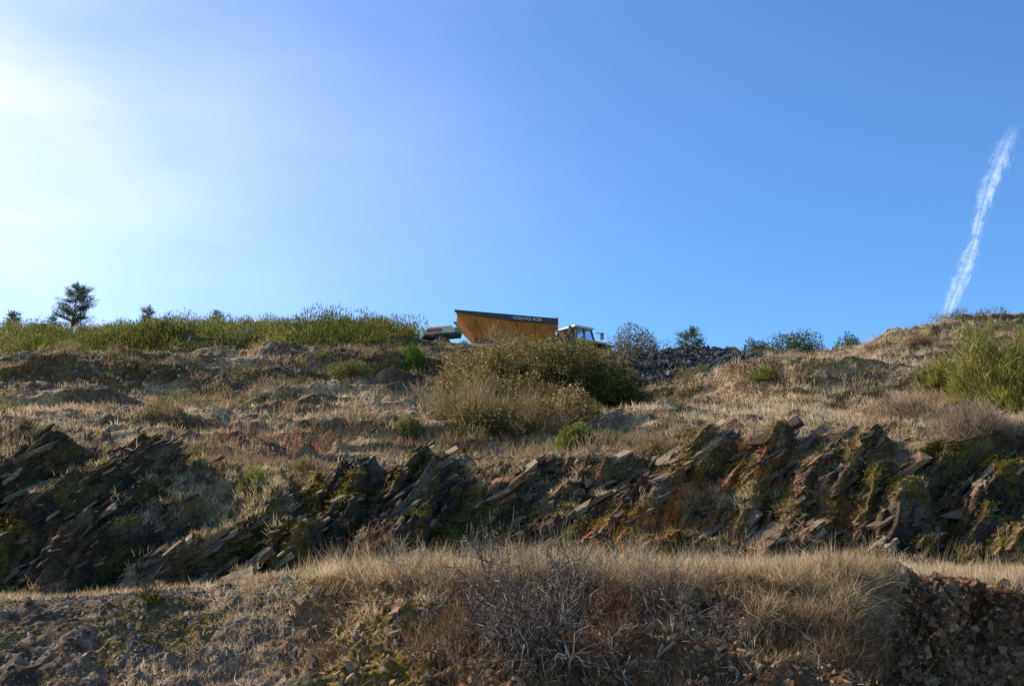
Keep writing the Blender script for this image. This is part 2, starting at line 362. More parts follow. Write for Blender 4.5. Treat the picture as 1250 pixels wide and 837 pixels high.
# ---------- bushes
def bush_parts(base, rx, ry, rz, n, ln, wd, cols, up=.4, lump=.7, shell=.5, seed=0, kind='leaf', sink=.15, thr=.25):
    d = norm(rng.normal(size=(n, 3))); d[:, 2] = np.abs(d[:, 2])*1.0-.12; d = norm(d)
    rad = rng.random(n)**shell*(1-lump*.5+lump*fbm(d[:, 0]*1.9+seed*3.1+5, d[:, 1]*1.9+7, d[:, 2]*1.9+9, 3, 300+seed))
    pos = base+d*rad[:, None]*np.array([rx, ry, rz])+np.array([0, 0, -sink*rz])
    cl = vn(pos[:, 0]*2.2, pos[:, 1]*2.2, pos[:, 2]*2.6, 400+seed)
    keep = cl > thr
    pos, d, cl, rad = pos[keep], d[keep], cl[keep], rad[keep]; n = len(pos)
    dr = norm(d*.6+np.array([0, 0, up])+rng.normal(size=(n, 3))*.55)
    c = pal(n, cols, None, .22)*(.55+.9*cl[:, None])
    L_ = ln*rng.uniform(.6, 1.4, n); w_ = wd*rng.uniform(.7, 1.3, n)
    if kind == 'leaf': return leaves(pos, dr, L_, w_, c)
    return blades(pos, dr, L_, w_, c, .15, 1.3)
def stems_parts(base, rx, ry, rz, n, w, col):
    d = norm(rng.normal(size=(n, 3))*np.array([.6, .6, .2])+np.array([0, 0, .8]))
    L_ = rng.uniform(.5, .95, n)*max(rz, .3)
    return blades(np.repeat(base[None], n, 0)+rng.normal(size=(n, 3))*np.array([rx, ry, .05])*.25, d*np.array([rx/rz, ry/rz, 1]), L_, w, pal(n, [col]), .2, .9)
def bush(name, base, rx, ry, rz, n, ln, wd, cols, **k):
    v, f, c = join([bush_parts(np.array(base), rx, ry, rz, n, ln, wd, cols, **k), stems_parts(np.array(base), rx, ry, rz, 60, .03, (.12, .09, .06))])
    return mesh_obj(name, v, f, c, M_leaf)
BR = [(.20, .16, .05), (.26, .19, .07), (.15, .14, .04), (.30, .20, .10), (.36, .28, .12)]
DG = [(.12, .12, .03), (.17, .155, .045), (.09, .09, .025), (.24, .19, .08)]
DRYB = [(.36, .25, .13), (.29, .19, .10), (.45, .34, .18), (.24, .21, .08)]
parts = []
for i, (bx, by, rx, rz, n, pl) in enumerate([(655, 470, 2.8, 2.0, 27000, DG+BR), (705, 480, 2.1, 1.9, 20000, DG), (605, 470, 2.1, 1.7, 16000, BR), (745, 492, 1.5, 1.3, 10000, DG),
        (570, 490, 1.6, 1.2, 8000, BR), (640, 500, 1.6, 1.2, 9000, BR), (690, 515, 1.3, .9, 6000, BR), (620, 440, 1.6, .8, 7000, BR), (680, 440, 1.8, .9, 8000, DG), (590, 520, 1.0, .7, 4000, BR)]):
    parts.append(bush_parts(ground_px(bx, by), rx, rx*.75, rz, n, .10, .06, pl, up=.2, lump=1.2, shell=.42, seed=i+1, thr=.36))
for sx_, (bx, by) in enumerate([(600, 512), (650, 527), (560, 505), (640, 470), (700, 470), (615, 450)]):
    parts.append(bush_parts(ground_px(bx, by), 1.5, 1.0, 1.0 if sx_ < 3 else 1.9, 3600, .34, .010, DRYB, up=.8, lump=1.3, kind='blade', seed=71+sx_, thr=.38))
v, f, c = join(parts); mesh_obj("bramble_bush", v, f, c, M_leaf)
bush("olive_bush", ground_Y(776, 57), 1.9, 1.4, 2.6, 20000, .12, .045, [(.20, .18, .075), (.25, .20, .10), (.15, .125, .055)], seed=11, up=.5, lump=.8)
for i, (x, rx, rz, Yv) in enumerate([(928, 1.1, 1.8, 66), (972, 2.0, 1.9, 64), (1005, 1.3, 1.6, 63), (1036, 1.1, 1.6, 58), (890, .9, 1, 66), (955, 1.5, 1.3, 60)]):
    bush("evergreen_bush", ground_Y(x, Yv), rx, 1.1, rz, 10000, .13, .05, [(.075, .09, .02), (.11, .12, .035), (.16, .15, .05)], seed=20+i, up=.5, lump=.9)
GB = [(.24, .24, .045), (.33, .30, .065), (.16, .17, .03), (.43, .36, .12)]
for i, (x, y, rx, rz, n) in enumerate([(1222, 480, 1.2, 2.3, 14000), (1160, 475, 1.0, 1.1, 8000), (1275, 470, 1.4, 2.7, 14000), (1192, 485, .9, 1.6, 7000), (1245, 500, 1.0, 1.5, 8000)]):
    bush("broom_bush", ground_px(x, y), rx, rx*.9, rz, n, .24, .020, GB, seed=30+i, up=.9, kind='blade', lump=1.3, thr=.38)
bush("bare_shrub", ground_px(1190, 530), 1.1, .9, .8, 4500, .26, .010, [(.34, .25, .17), (.42, .31, .2)], seed=41, up=.7, kind='blade', lump=1)
bush("bare_shrub", ground_px(1110, 505), 1.1, .9, .7, 4000, .24, .010, [(.40, .30, .19), (.46, .35, .22)], seed=42, up=.7, kind='blade', lump=1)
bush("small_green_shrub", ground_px(305, 605), .36, .34, .62, 5500, .12, .014, [(.30, .33, .07), (.42, .43, .12)], seed=43, up=.7, kind='blade')
bush("small_conifer_shrub", ground_px(500, 452), .62, .6, 1.15, 5500, .16, .022, [(.11, .20, .03), (.16, .27, .05)], seed=44, up=.9, kind='blade')
bush("pale_green_shrub", ground_px(303, 424), .85, .8, 1.0, 4500, .14, .04, [(.27, .32, .18), (.20, .26, .13)], seed=45)
bush("small_green_shrub", ground_px(705, 545), .6, .5, .6, 3800, .10, .04, [(.18, .21, .04), (.25, .26, .06)], seed=46)
bush("small_green_shrub", ground_px(545, 502), .5, .5, .7, 3000, .12, .02, [(.30, .29, .07), (.2, .19, .05)], seed=47, kind='blade')
bush("small_green_shrub", ground_px(500, 528), .4, .4, .5, 2000, .12, .02, [(.24, .24, .07)], seed=48, kind='blade')
bush("small_green_shrub", ground_px(430, 460), .8, .6, .6, 3500, .12, .03, [(.2, .2, .07), (.25, .24, .08)], seed=49)
bush("small_green_shrub", ground_px(696, 668), .16, .16, .35, 700, .08, .008, [(.24, .28, .06)], seed=50, kind='blade', up=1.2)
bush("small_green_shrub", ground_px(760, 588), .16, .16, .32, 700, .08, .008, [(.24, .28, .06)], seed=51, kind='blade', up=1.2)
bush("small_green_shrub", ground_px(945, 462), .6, .5, .5, 2500, .12, .03, [(.24, .25, .06)], seed=52)
bush("dry_bush", ground_px(1125, 420), .7, .7, .35, 1500, .2, .012, [(.42, .26, .14), (.32, .2, .12)], seed=53, kind='blade')
bush("small_green_shrub", ground_px(185, 735), .14, .12, .1, 450, .05, .015, [(.5, .42, .04), (.25, .22, .04)], seed=54)
bush("ridge_shrub", ground_Y(542, 66), .9, .8, 2.1, 4500, .13, .04, GREEN, seed=55, up=.6)
bush("ridge_shrub", ground_Y(508, 76), .6, .6, 2.0, 3000, .2, .03, GREEN, seed=56, up=.9, kind='blade', lump=1)
# heath covering the upper left and behind
parts = []
hd = (sst(7.7, 7.9, CV)*(1-sst(490, 530, CPX))*(1+.8*(CV < 8.4))+sst(8.75, 8.9, CV)*sst(760, 800, CPX)*(1-sst(1050, 1070, CPX))*.6)*(.4+sst(.4, .55, c_n1))
p, nn, r_, c_ = scatter(hd, 2400)
for i in range(len(p)):
    s = rng.uniform(.5, 1.5)
    cc_ = GREEN if rng.random() < .5 else [(.27, .26, .06), (.36, .30, .09), (.19, .19, .05)]
    n = int(170*s)
    d = norm(rng.normal(size=(n, 3))); d[:, 2] = np.abs(d[:, 2])
    rad = rng.random(n)**.4*rng.uniform(.7, 1.2)
    pos = p[i]+d*rad[:, None]*np.array([.75*s, .75*s, .95*s])
    parts.append(blades(pos, norm(d*.4+np.array([0, 0, .8])+rng.normal(size=(n, 3))*.4), rng.uniform(.12, .32, n), .035, pal(n, cc_)*rng.uniform(.55, 1.25), .1, 1.3))
v, f, c = join(parts); mesh_obj("heath_shrubs", v, f, c, M_leaf)
parts = []
p, nn, r_, c_ = scatter(slope*(1-hump)*sst(.5, .6, c_n1), 500)
for i in range(len(p)):
    s = rng.uniform(.2, .55); n = 160
    d = norm(rng.normal(size=(n, 3))); d[:, 2] = np.abs(d[:, 2])
    pos = p[i]+d*(rng.random(n)**.4)[:, None]*s
    cc_ = [(.22, .21, .06), (.17, .17, .05)] if rng.random() < .5 else [(.40, .29, .16), (.31, .22, .11)]
    parts.append(blades(pos, norm(d*.5+np.array([0, 0, .8])+rng.normal(size=(n, 3))*.4), rng.uniform(.08, .2, n), .018, pal(n, cc_), .1, 1.3))
v, f, c = join(parts); mesh_obj("low_shrubs", v, f, c, M_leaf)

# ---------- pines
def tubes(segs, sides=5):
    segs = np.array(segs); a = segs[:, :3]; b = segs[:, 3:6]; ra = segs[:, 6:7]; rb = segs[:, 7:8]
    d = norm(b-a); s = norm(np.cross(d, np.array([.31, .17, .93]))); t = np.cross(d, s); n = len(segs)
    vs = []
    for k in range(sides):
        q = 2*math.pi*k/sides; o = s*math.cos(q)+t*math.sin(q)
        vs += [a+o*ra, b+o*rb]
    v = np.stack(vs, 1); f = []
    for k in range(sides):
        k2 = (k+1) % sides; f += [[2*k, 2*k2, 2*k2+1], [2*k, 2*k2+1, 2*k+1]]
    f = (np.arange(n)*2*sides)[:, None, None]+np.array(f)[None]
    return v.reshape(-1, 3), f.reshape(-1, 3), n*2*sides
def pine(base, H, cr, nb=34, m=7):
    base = np.array(base); segs = []; lp = []; ld = []
    bend = rng.normal(size=2)*.05*H
    def trunk(t): return base+np.array([bend[0]*t*t, bend[1]*t*t, H*t])
    for k in range(8): segs.append([*trunk(k/8), *trunk((k+1)/8), .03*H*(1-k/8)*.7+.01, .03*H*(1-(k+1)/8)*.7+.008])
    for k in range(nb):
        t = .2+.78*(k+rng.random())/nb; az = rng.random()*6.28
        ln = cr*(math.sqrt(max(0.03, 1-((t-.45)/.62)**2)))*rng.uniform(.5, 1.1)
        d = norm(np.array([math.cos(az), math.sin(az), rng.uniform(.1, .6)])); a = trunk(t); b = a+d*ln
        segs.append([*a, *b, .010*H*(1-t)+.008, .005])
        for q in np.linspace(.35, 1, 6):
            lp.append(np.repeat((a+(b-a)*q)[None], m, 0)+rng.normal(size=(m, 3))*.09); ld.append(norm(d*.7+np.array([0, 0, .5])+rng.normal(size=(m, 3))*.6))
    v1, f1_, n_ = tubes(segs); c1 = np.zeros((len(v1), 3))+np.array([.12, .08, .055])
    lp = np.concatenate(lp); ld = np.concatenate(ld)
    v2, f2_, c2 = blades(lp, ld, rng.uniform(.15, .34, len(lp)), .03, pal(len(lp), [(.08, .11, .035), (.12, .16, .055), (.17, .2, .08)]), .1, 1.2)
    v, f, c = join([(v1, f1_, c1), (v2, f2_, c2)])
    mesh_obj("pine_tree", v, f, c, M_leaf)
pine(ground_Y(87, 86), 4.1, 1.6, 95, 10)
pine(ground_Y(263, 86), 2.9, .8, 36, 8)
pine(ground_Y(178, 86), 2.3, .7, 30, 8)
pine(ground_Y(15, 86), 2.0, .7, 30, 8)
pine(ground_Y(66, 86), 1.9, .8, 20, 6)
pine(ground_Y(845, 72), 2.3, 1.1, 40, 8)

# ---------- rocks
CUBE = np.array([[x, y, z] for x in (-.5, .5) for y in (-.5, .5) for z in (-.5, .5)])
CF = np.array([[0, 1, 3, 2], [4, 6, 7, 5], [0, 4, 5, 1], [2, 3, 7, 6], [0, 2, 6, 4], [1, 5, 7, 3]])
def rocks(pos, size, basis, col, jit=.22):
    n = len(pos)
    v = CUBE[None]+rng.uniform(-jit, jit, (n, 8, 3)); v = v*size[:, None, :]
    v = np.einsum('nij,njk->nik', v, basis)+pos[:, None, :]
    f = (np.arange(n)*8)[:, None, None]+CF[None]
    return v.reshape(-1, 3), f.reshape(-1, 4), np.repeat(col, 8, 0)
def rbasis(n):
    a = norm(rng.normal(size=(n, 3))); b = norm(np.cross(a, rng.normal(size=(n, 3)))); return np.stack([a, b, np.cross(a, b)], 1)
def sbasis(n, j=.12):
    a = norm(st+rng.normal(size=(n, 3))*j); b = norm(np.cross(norm(sn+rng.normal(size=(n, 3))*j), a)); return np.stack([a, b, np.cross(a, b)], 1)
RC = [(.12, .087, .056), (.20, .145, .09), (.08, .06, .042), (.28, .21, .135), (.22, .125, .062)]
parts = []
p, nn, _, _ = scatter(c_rock*(.1+sst(.46, .6, c_n1)), 1500)
s = rng.lognormal(-2.0, .5, 1500).clip(.06, .36)
parts.append(rocks(p-nn*s[:, None]*.45, np.stack([s*3.0, s*1.1, s*.35], 1), sbasis(1500), pal(1500, RC, None, .2)))
p, nn, _, _ = scatter(c_rock, 5000); s = rng.lognormal(-3.0, .5, 5000).clip(.02, .16)
parts.append(rocks(p, np.stack([s*2.2, s, s*.4], 1), sbasis(5000, .25), pal(5000, RC, None, .25)))
p, nn, _, _ = scatter(lb_right[:-1, :-1], 700); s = rng.lognormal(-3.0, .6, 700).clip(.02, .22)
parts.append(rocks(p, np.stack([s*1.3, s, s*.6], 1), rbasis(700), pal(700, [(.24, .12, .065), (.36, .20, .11), (.16, .09, .05)], None, .2)))
v, f, c = join(parts); mesh_obj("rock_outcrop", v, f, c, M_rock)
parts = []
p, nn, _, _ = scatter(sst(1.3, 1.8, CV)*(1-sst(3.7, 4.05, CV))*(1-sst(330, 420, CPX))*(.3+sst(.4, .6, c_n2)), 16000); s = rng.lognormal(-4.0, .5, 16000).clip(.01, .11)
parts.append(rocks(p, np.stack([s*1.4, s, s*.5], 1), rbasis(16000), pal(16000, [(.32, .235, .155), (.23, .16, .10), (.14, .098, .06), (.42, .34, .25)], None, .2)))
p, nn, _, _ = scatter(slope*(.25+c_led*2.0+band2*.7)*sst(.35, .55, c_n3), 5000); s = rng.lognormal(-2.5, .5, 5000).clip(.05, .4)
parts.append(rocks(p, np.stack([s*1.6, s, s*.4], 1), rbasis(5000), pal(5000, [(.26, .185, .115), (.18, .13, .08), (.38, .29, .19)], None, .2)))
p, nn, _, _ = scatter(sst(2.0, 2.3, CV)*(1-sst(2.9, 3.0, CV))*sst(330, 400, CPX), 4500); s = rng.lognormal(-3.3, .5, 4500).clip(.015, .13)
parts.append(rocks(p, np.stack([s*1.4, s, s*.5], 1), rbasis(4500), pal(4500, [(.32, .18, .09), (.2, .12, .065), (.38, .25, .15)], None, .2)))
v, f, c = join(parts); mesh_obj("loose_stones", v, f, c, M_rock)
NP = 15000
p, nn, _, _ = scatter(sst(.15, .6, c_pile), NP); s = rng.lognormal(-2.2, .4, NP).clip(.05, .38)
p = p+nn*rng.uniform(-.02, .12, (NP, 1))
v, f, c = rocks(p, np.stack([s*1.3, s, s*.6], 1), rbasis(NP), pal(NP, [(.09, .08, .07), (.06, .054, .048), (.14, .125, .105)], None, .2)); mesh_obj("gravel_pile", v, f, c, M_rock)

# ---------- dead brush
def brush(base, H, segs, levels=4, r0=.012):
    def rec(p, d, ln, r, lv):
        k = 3; q = p
        for i in range(k):
            d = norm(d+rng.normal(size=3)*.16); e = q+d*ln/k; segs.append([*q, *e, r*(1-i/k*.4), r*(1-(i+1)/k*.4)]); q = e
            if lv > 0 and rng.random() < .75: rec(q, norm(d+rng.normal(size=3)*.65), ln*rng.uniform(.5, .8), max(r*.6, .0022), lv-1)
        if lv > 0: rec(q, norm(d+rng.normal(size=3)*.45), ln*.7, max(r*.6, .0022), lv-1)
    for _ in range(rng.integers(3, 6)):
        rec(np.array(base), norm(np.array([rng.normal()*.55, rng.normal()*.35-.25, .8])), H*rng.uniform(.3, .5), r0, levels)
def brush_obj(name, lst, cols, r0=.012):
    segs = []
    for (x, y, H, lv) in lst: brush(ground_px(x, y)-np.array([0, 0, .05]), H, segs, lv, r0)
    v, f, n_ = tubes(segs, 3); c = np.repeat(pal(len(segs), cols, None, .2), 6, 0)
    mesh_obj(name, v, f, c, M_twig)
brush_obj("dead_brush", [(640+rng.normal()*65, rng.uniform(712, 830), rng.uniform(.6, 1.1), 3) for _ in range(20)] +
          [(x, y, h, 3) for x, y, h in [(660, 790, 1.2), (690, 830, 1.3), (740, 810, 1.1), (800, 800, 1.0), (600, 720, 1), (620, 830, 1.2), (850, 780, .8), (770, 840, 1.0), (930, 790, .6), (700, 760, 1.0)]],
          [(.12, .085, .05), (.22, .16, .11), (.08, .057, .04), (.42, .35, .27)], .014)
brush_obj("dry_weed_stalks", [(rng.uniform(480, 880), rng.uniform(690, 740), rng.uniform(.45, 1.0), 2) for _ in range(85)], [(.46, .34, .21), (.56, .43, .27), (.32, .21, .13)], .006)
brush_obj("red_stem_sapling", [(452, 690, 1.25, 2)], [(.36, .13, .06)], .009)
brush_obj("bare_twig_shrub", [(1180, 440, 1.6, 3), (1200, 450, 1.8, 3), (1165, 430, 1.2, 3)], [(.38, .19, .11), (.32, .2, .13)])

# ---------- dump truck
def bm_box(name, x0, x1, y0, y1, z0, z1, mat, parent, bev=.03, taper=None):
    vs = [(x, y, z) for z in (z0, z1) for x, y in ((x0, y0), (x1, y0), (x1, y1), (x0, y1))]
    if taper:
        vs = vs[:4]+[(x+t[0], y+t[1], z) for (x, y, z), t in zip(vs[4:], taper)]
    me = bpy.data.meshes.new(name); me.from_pydata(vs, [], [(3, 2, 1, 0), (4, 5, 6, 7), (0, 1, 5, 4), (1, 2, 6, 5), (2, 3, 7, 6), (3, 0, 4, 7)])
    ob = bpy.data.objects.new(name, me); sc.collection.objects.link(ob); me.materials.append(mat); ob.parent = parent
    if bev:
        b = ob.modifiers.new("b", 'BEVEL'); b.width = bev; b.segments = 2
    return ob
M_yel = mat_paint("yellow_paint", (.70, .245, .022), .6, .75, dcol=(.24, .095, .03))
M_yel2 = mat_paint("yellow_cab_paint", (.78, .42, .06), .5, .5, dcol=(.25, .15, .07))
M_dgr = mat_paint("dark_grey_paint", (.06, .055, .05), .6, .3)
M_blk = mat_paint("rubber", (.03, .03, .03), .85, .6)
M_wht = mat_paint("cream_paint", (.75, .68, .5), .45, .3)
M_red = mat_paint("red_paint", (.6, .13, .06), .5, .3)
M_grn = mat_paint("green_paint", (.12, .35, .1), .5, .3)
M_let = mat_paint("lettering_paint", (.8, .77, .7), .5, .1)
m, nt, N, L = newmat("cab_glass"); o = N.new('ShaderNodeOutputMaterial'); g1 = N.new('ShaderNodeBsdfGlossy'); g1.inputs['Roughness'].default_value = .05; g1.inputs['Color'].default_value = (.8, .85, .9, 1)
t1 = N.new('ShaderNodeBsdfTransparent'); t1.inputs['Color'].default_value = (.7, .8, .88, 1); mx = N.new('ShaderNodeMixShader'); mx.inputs[0].default_value = .25
L.new(t1.outputs[0], mx.inputs[1]); L.new(g1.outputs[0], mx.inputs[2]); L.new(mx.outputs[0], o.inputs[0]); M_gls = m
truck = bpy.data.objects.new("dump_truck", None); sc.collection.objects.link(truck)
tp = W(555, 415, 64); base_z = ground_Y(640, 64)[2]-.03
truck.location = (tp[0], 64, base_z); truck.rotation_euler = (0, 0, math.radians(4))
pr = [(0, 3.30, 1.5), (5.95, 2.86, 1.5), (5.98, 2.35, 1.42), (5.45, 1.45, 1.1), (2.3, 1.50, 1.05), (1.15, 1.80, 1.1), (.10, 3.02, 1.45)]
n = len(pr)
vs = [(x, -w, z) for x, z, w in pr]+[(x, w, z) for x, z, w in pr]
inn = [(x+(.06 if x < 1 else -.08 if x > 5 else 0), z+(.0 if i < 2 else .12), w-.09) for i, (x, z, w) in enumerate(pr)]
vs += [(x, -w, z) for x, z, w in inn]+[(x, w, z) for x, z, w in inn]
fc = [tuple(range(n))[::-1], tuple(range(n, 2*n)), tuple(range(2*n, 3*n)), tuple(range(3*n, 4*n))[::-1]]
for i in range(1, n-1):
    j = i+1; fc.append((i, j, n+j, n+i)); fc.append((2*n+i, 3*n+i, 3*n+j, 2*n+j))
fc += [(0, 1, 2*n+1, 2*n), (n, 3*n, 3*n+1, n+1), (1, n+1, 3*n+1, 2*n+1), (0, 2*n, 2*n+n-1, n-1), (n, n+n-1, 3*n+n-1, 3*n)]
me = bpy.data.meshes.new("dump_body"); me.from_pydata(vs, [], fc); me.materials.append(M_yel)
ob = bpy.data.objects.new("dump_body", me); sc.collection.objects.link(ob); ob.parent = truck
def strip(name, pts, y0, y1, mat):
    vs = []
    for (x, z, h) in pts: vs += [(x, y0, z), (x, y1, z), (x, y1, z-h), (x, y0, z-h)]
    fc = []
    for i in range(len(pts)-1):
        a, b = 4*i, 4*(i+1)
        for k in range(4): fc.append((a+k, b+k, b+(k+1) % 4, a+(k+1) % 4))
    fc += [(0, 1, 2, 3), tuple(range(len(vs)-1, len(vs)-5, -1))]
    me = bpy.data.meshes.new(name); me.from_pydata(vs, [], fc); me.materials.append(mat)
    o = bpy.data.objects.new(name, me); sc.collection.objects.link(o); o.parent = truck; return o
for sgn, nm in ((-1, "rim_near"), (1, "rim_far")):
    y0, y1 = (-1.6, -1.5) if sgn < 0 else (1.5, 1.6)
    strip(nm, [(-.05, 3.36, .13), (2.9, 3.15, .34), (6.0, 2.93, .34)], y0, y1, M_dgr)
bm_box("headboard", 5.92, 6.06, -1.45, 1.45, 2.35, 3.02, M_yel, truck, .02)
def rib(name, x0, x1, zt, zb):
    me = bpy.data.meshes.new(name); w = .07
    me.from_pydata([(x0-w, -1.60, zt), (x0+w, -1.60, zt), (x1+w, -1.26, zb), (x1-w, -1.26, zb), (x0-w, -1.44, zt), (x0+w, -1.44, zt), (x1+w, -1.05, zb), (x1-w, -1.05, zb)], [],
        [(0, 1, 2, 3), (4, 7, 6, 5), (0, 4, 5, 1), (3, 2, 6, 7), (0, 3, 7, 4), (1, 5, 6, 2)]); me.materials.append(M_yel)
    o = bpy.data.objects.new(name, me); sc.collection.objects.link(o); o.parent = truck
for i, (x0, x1) in enumerate([(1.3, 1.9), (2.5, 2.9), (3.7, 3.9), (4.8, 4.8), (5.75, 5.35)]): rib("body_rib_%d" % (i+1), x0, x1, 3.24-.075*x0-.30, 1.62)
cu = bpy.data.curves.new("lettering", 'FONT'); cu.body = "VOLVO A30"; cu.size = .34; cu.extrude = .005; cu.materials.append(M_let)
o = bpy.data.objects.new("lettering", cu); sc.collection.objects.link(o); o.parent = truck; o.location = (3.35, -1.61, 2.85); o.rotation_euler = (math.radians(90), math.radians(4), 0); o.scale = (.95, .8, 1)
bm_box("rear_frame", .9, 6.2, -.45, .45, .95, 1.42, M_dgr, truck)
def wheel(x, y, parent, i):
    bpy.ops.mesh.primitive_cylinder_add(vertices=40, radius=.85, depth=.6, location=(x, y, .85), rotation=(math.pi/2, 0, 0))
    w = bpy.context.object; w.name = "tyre_%d" % i; w.data.materials.append(M_blk); w.parent = parent
    b = w.modifiers.new("b", 'BEVEL'); b.width = .12; b.segments = 3
    bpy.ops.mesh.primitive_cylinder_add(vertices=24, radius=.42, depth=.64, location=(x, y, .85), rotation=(math.pi/2, 0, 0))
    w = bpy.context.object; w.name = "wheel_hub_%d" % i; w.data.materials.append(M_yel); w.parent = parent
k = 1
for x in (1.75, 3.55):
    for y in (-1.1, 1.1): wheel(x, y, truck, k); k += 1
tr = bpy.data.objects.new("tractor_unit", None); sc.collection.objects.link(tr); tr.parent = truck; tr.location = (6.25, 0, 0.0); tr.rotation_euler = (0, 0, math.radians(32))
for y in (-1.1, 1.1): wheel(2.5, y, tr, k); k += 1
bm_box("chassis", -.2, 3.6, -.5, .5, .8, 1.25, M_dgr, tr)
bm_box("fender", 1.5, 3.3, -1.35, 1.35, 1.72, 1.80, M_dgr, tr)
bm_box("engine_hood", 2.05, 3.5, -.85, .85, 1.25, 2.1, M_yel2, tr, .08, taper=[(0, .1), (-.35, .1), (-.35, -.1), (0, -.1)])
bm_box("cab_lower", .55, 2.05, -.95, .95, 1.2, 2.02, M_yel2, tr, .05)
bm_box("cab_glass", .62, 1.98, -.88, .88, 2.02, 2.68, M_gls, tr, 0, taper=[(.05, .06), (-.2, .06), (-.2, -.06), (.05, -.06)])
bm_box("cab_roof", .52, 1.98, -.93, .93, 2.68, 2.84, M_wht, tr, .05)
bm_box("seat", .8, 1.15, -.3, .3, 1.8, 2.45, M_blk, tr, .05)
def post(x0, x1, y, nm):
    me = bpy.data.meshes.new(nm); w = .045; s = .06 if y < 0 else -.06
    me.from_pydata([(x0-w, y-w, 2.0), (x0+w, y-w, 2.0), (x0+w, y+w, 2.0), (x0-w, y+w, 2.0), (x1-w, y+s-w, 2.71), (x1+w, y+s-w, 2.71), (x1+w, y+s+w, 2.71), (x1-w, y+s+w, 2.71)], [], [(0, 1, 5, 4), (1, 2, 6, 5), (2, 3, 7, 6), (3, 0, 4, 7)])
    me.materials.append(M_dgr); o = bpy.data.objects.new(nm, me); sc.collection.objects.link(o); o.parent = tr
for y, s in ((-.9, 'near'), (.9, 'far')):
    post(.62, .66, y, "rear_pillar_"+s); post(1.25, 1.25, y, "mid_pillar_"+s); post(2.0, 1.8, y, "front_pillar_"+s)
bm_box("rear_engine_box", -.25, .5, -.9, .9, 1.2, 2.25, M_dgr, tr)
bm_box("exhaust", .2, .34, -.8, -.66, 2.2, 2.75, M_dgr, tr, .02)
bm_box("mirror_arm", 2.0, 2.45, -1.12, -1.08, 2.45, 2.49, M_dgr, tr, 0)
bm_box("mirror", 2.4, 2.48, -1.25, -.98, 2.1, 2.55, M_dgr, tr, .02)
comp = bpy.data.objects.new("towed_compressor", None); sc.collection.objects.link(comp)
cp = W(517, 416, 60); gcz = ground_Y(528, 60)[2]
comp.location = (cp[0], 60, gcz-.03); comp.rotation_euler = (0, math.radians(-4), math.radians(-6)); comp.scale = (1, 1, .75)
bm_box("canopy", .1, 1.9, -.6, .6, .7, 1.12, M_wht, comp, .08)
bm_box("canopy_lid", .25, 1.8, -.58, .58, 1.12, 1.36, M_wht, comp, .08, taper=[(.15, .1), (-.1, .1), (-.1, -.1), (.15, -.1)])
bm_box("red_panel", .35, 1.2, -.615, -.6, .85, 1.08, M_red, comp, 0)
bm_box("green_panel", 1.9, 2.15, -.5, .5, .7, 1.1, M_grn, comp, .03)
bm_box("chassis", .0, 2.1, -.5, .5, .52, .68, M_dgr, comp)
bm_box("drawbar", -1.2, .0, -.06, .06, .54, .64, M_dgr, comp, .01)
for i, y in enumerate((-.65, .65)):
    bpy.ops.mesh.primitive_cylinder_add(vertices=28, radius=.34, depth=.2, location=(1.1, y, .34), rotation=(math.pi/2, 0, 0))
    w = bpy.context.object; w.name = "wheel_%d" % (i+1); w.data.materials.append(M_blk); w.parent = comp

# ---------- contrail
cpts = np.array([(1240, 150, 5), (1232, 168, 11), (1222, 190, 13), (1208, 225, 12), (1197, 262, 8), (1190, 292, 6), (1184, 312, 11), (1174, 338, 11), (1160, 372, 8), (1149, 400, 6), (1141, 420, 4), (1137, 435, 3)], float)
tt = np.linspace(0, len(cpts)-1, 90); cx = np.interp(tt, range(len(cpts)), cpts[:, 0]); cy = np.interp(tt, range(len(cpts)), cpts[:, 1]); cw = np.interp(tt, range(len(cpts)), cpts[:, 2])*1.45
cv = []; cuv = []
for i in range(90):
    for q in np.linspace(-1, 1, 9):
        cv.append(W(cx[i]+q*cw[i]*.95, cy[i]+q*cw[i]*.35, 2500-60*(1-q*q))); cuv.append((q*.5+.5, i/89, 0))
ii = np.arange(90*9).reshape(90, 9); ff = np.stack([ii[:-1, :-1], ii[:-1, 1:], ii[1:, 1:], ii[1:, :-1]], -1).reshape(-1, 4)
m, nt, N, L = newmat("contrail_mat"); o = N.new('ShaderNodeOutputMaterial'); at = N.new('ShaderNodeAttribute'); at.attribute_name = "Col"
sx = N.new('ShaderNodeSeparateXYZ'); L.new(at.outputs['Vector'], sx.inputs[0])
tc = N.new('ShaderNodeTexCoord'); nz = N.new('ShaderNodeTexNoise'); nz.inputs['Scale'].default_value = .045; nz.inputs['Detail'].default_value = 8; nz.inputs['Roughness'].default_value = .7; L.new(tc.outputs['Object'], nz.inputs['Vector'])
def mth(op, a=None, b=None, v0=None, v1=None):
    q = N.new('ShaderNodeMath'); q.operation = op
    if a is not None: L.new(a, q.inputs[0])
    elif v0 is not None: q.inputs[0].default_value = v0
    if b is not None: L.new(b, q.inputs[1])
    elif v1 is not None: q.inputs[1].default_value = v1
    return q.outputs[0]
e = mth('SUBTRACT', sx.outputs[0], v1=.5); e = mth('ABSOLUTE', e); e = mth('MULTIPLY', e, v1=2.0); e = mth('SUBTRACT', v0=1.0, b=e)
al = mth('MULTIPLY_ADD', nz.outputs[0], v1=2.4); al.node.inputs[2].default_value = -1.4
al = mth('ADD', al, mth('MULTIPLY', e, v1=.85)); cl = N.new('ShaderNodeClamp'); L.new(al, cl.inputs[0])
al = mth('MULTIPLY', cl.outputs[0], mth('POWER', e, v1=.7))
vv = mth('MULTIPLY', sx.outputs[1], v1=5.0); cl2 = N.new('ShaderNodeClamp'); L.new(vv, cl2.inputs[0]); al = mth('MULTIPLY', al, cl2.outputs[0])
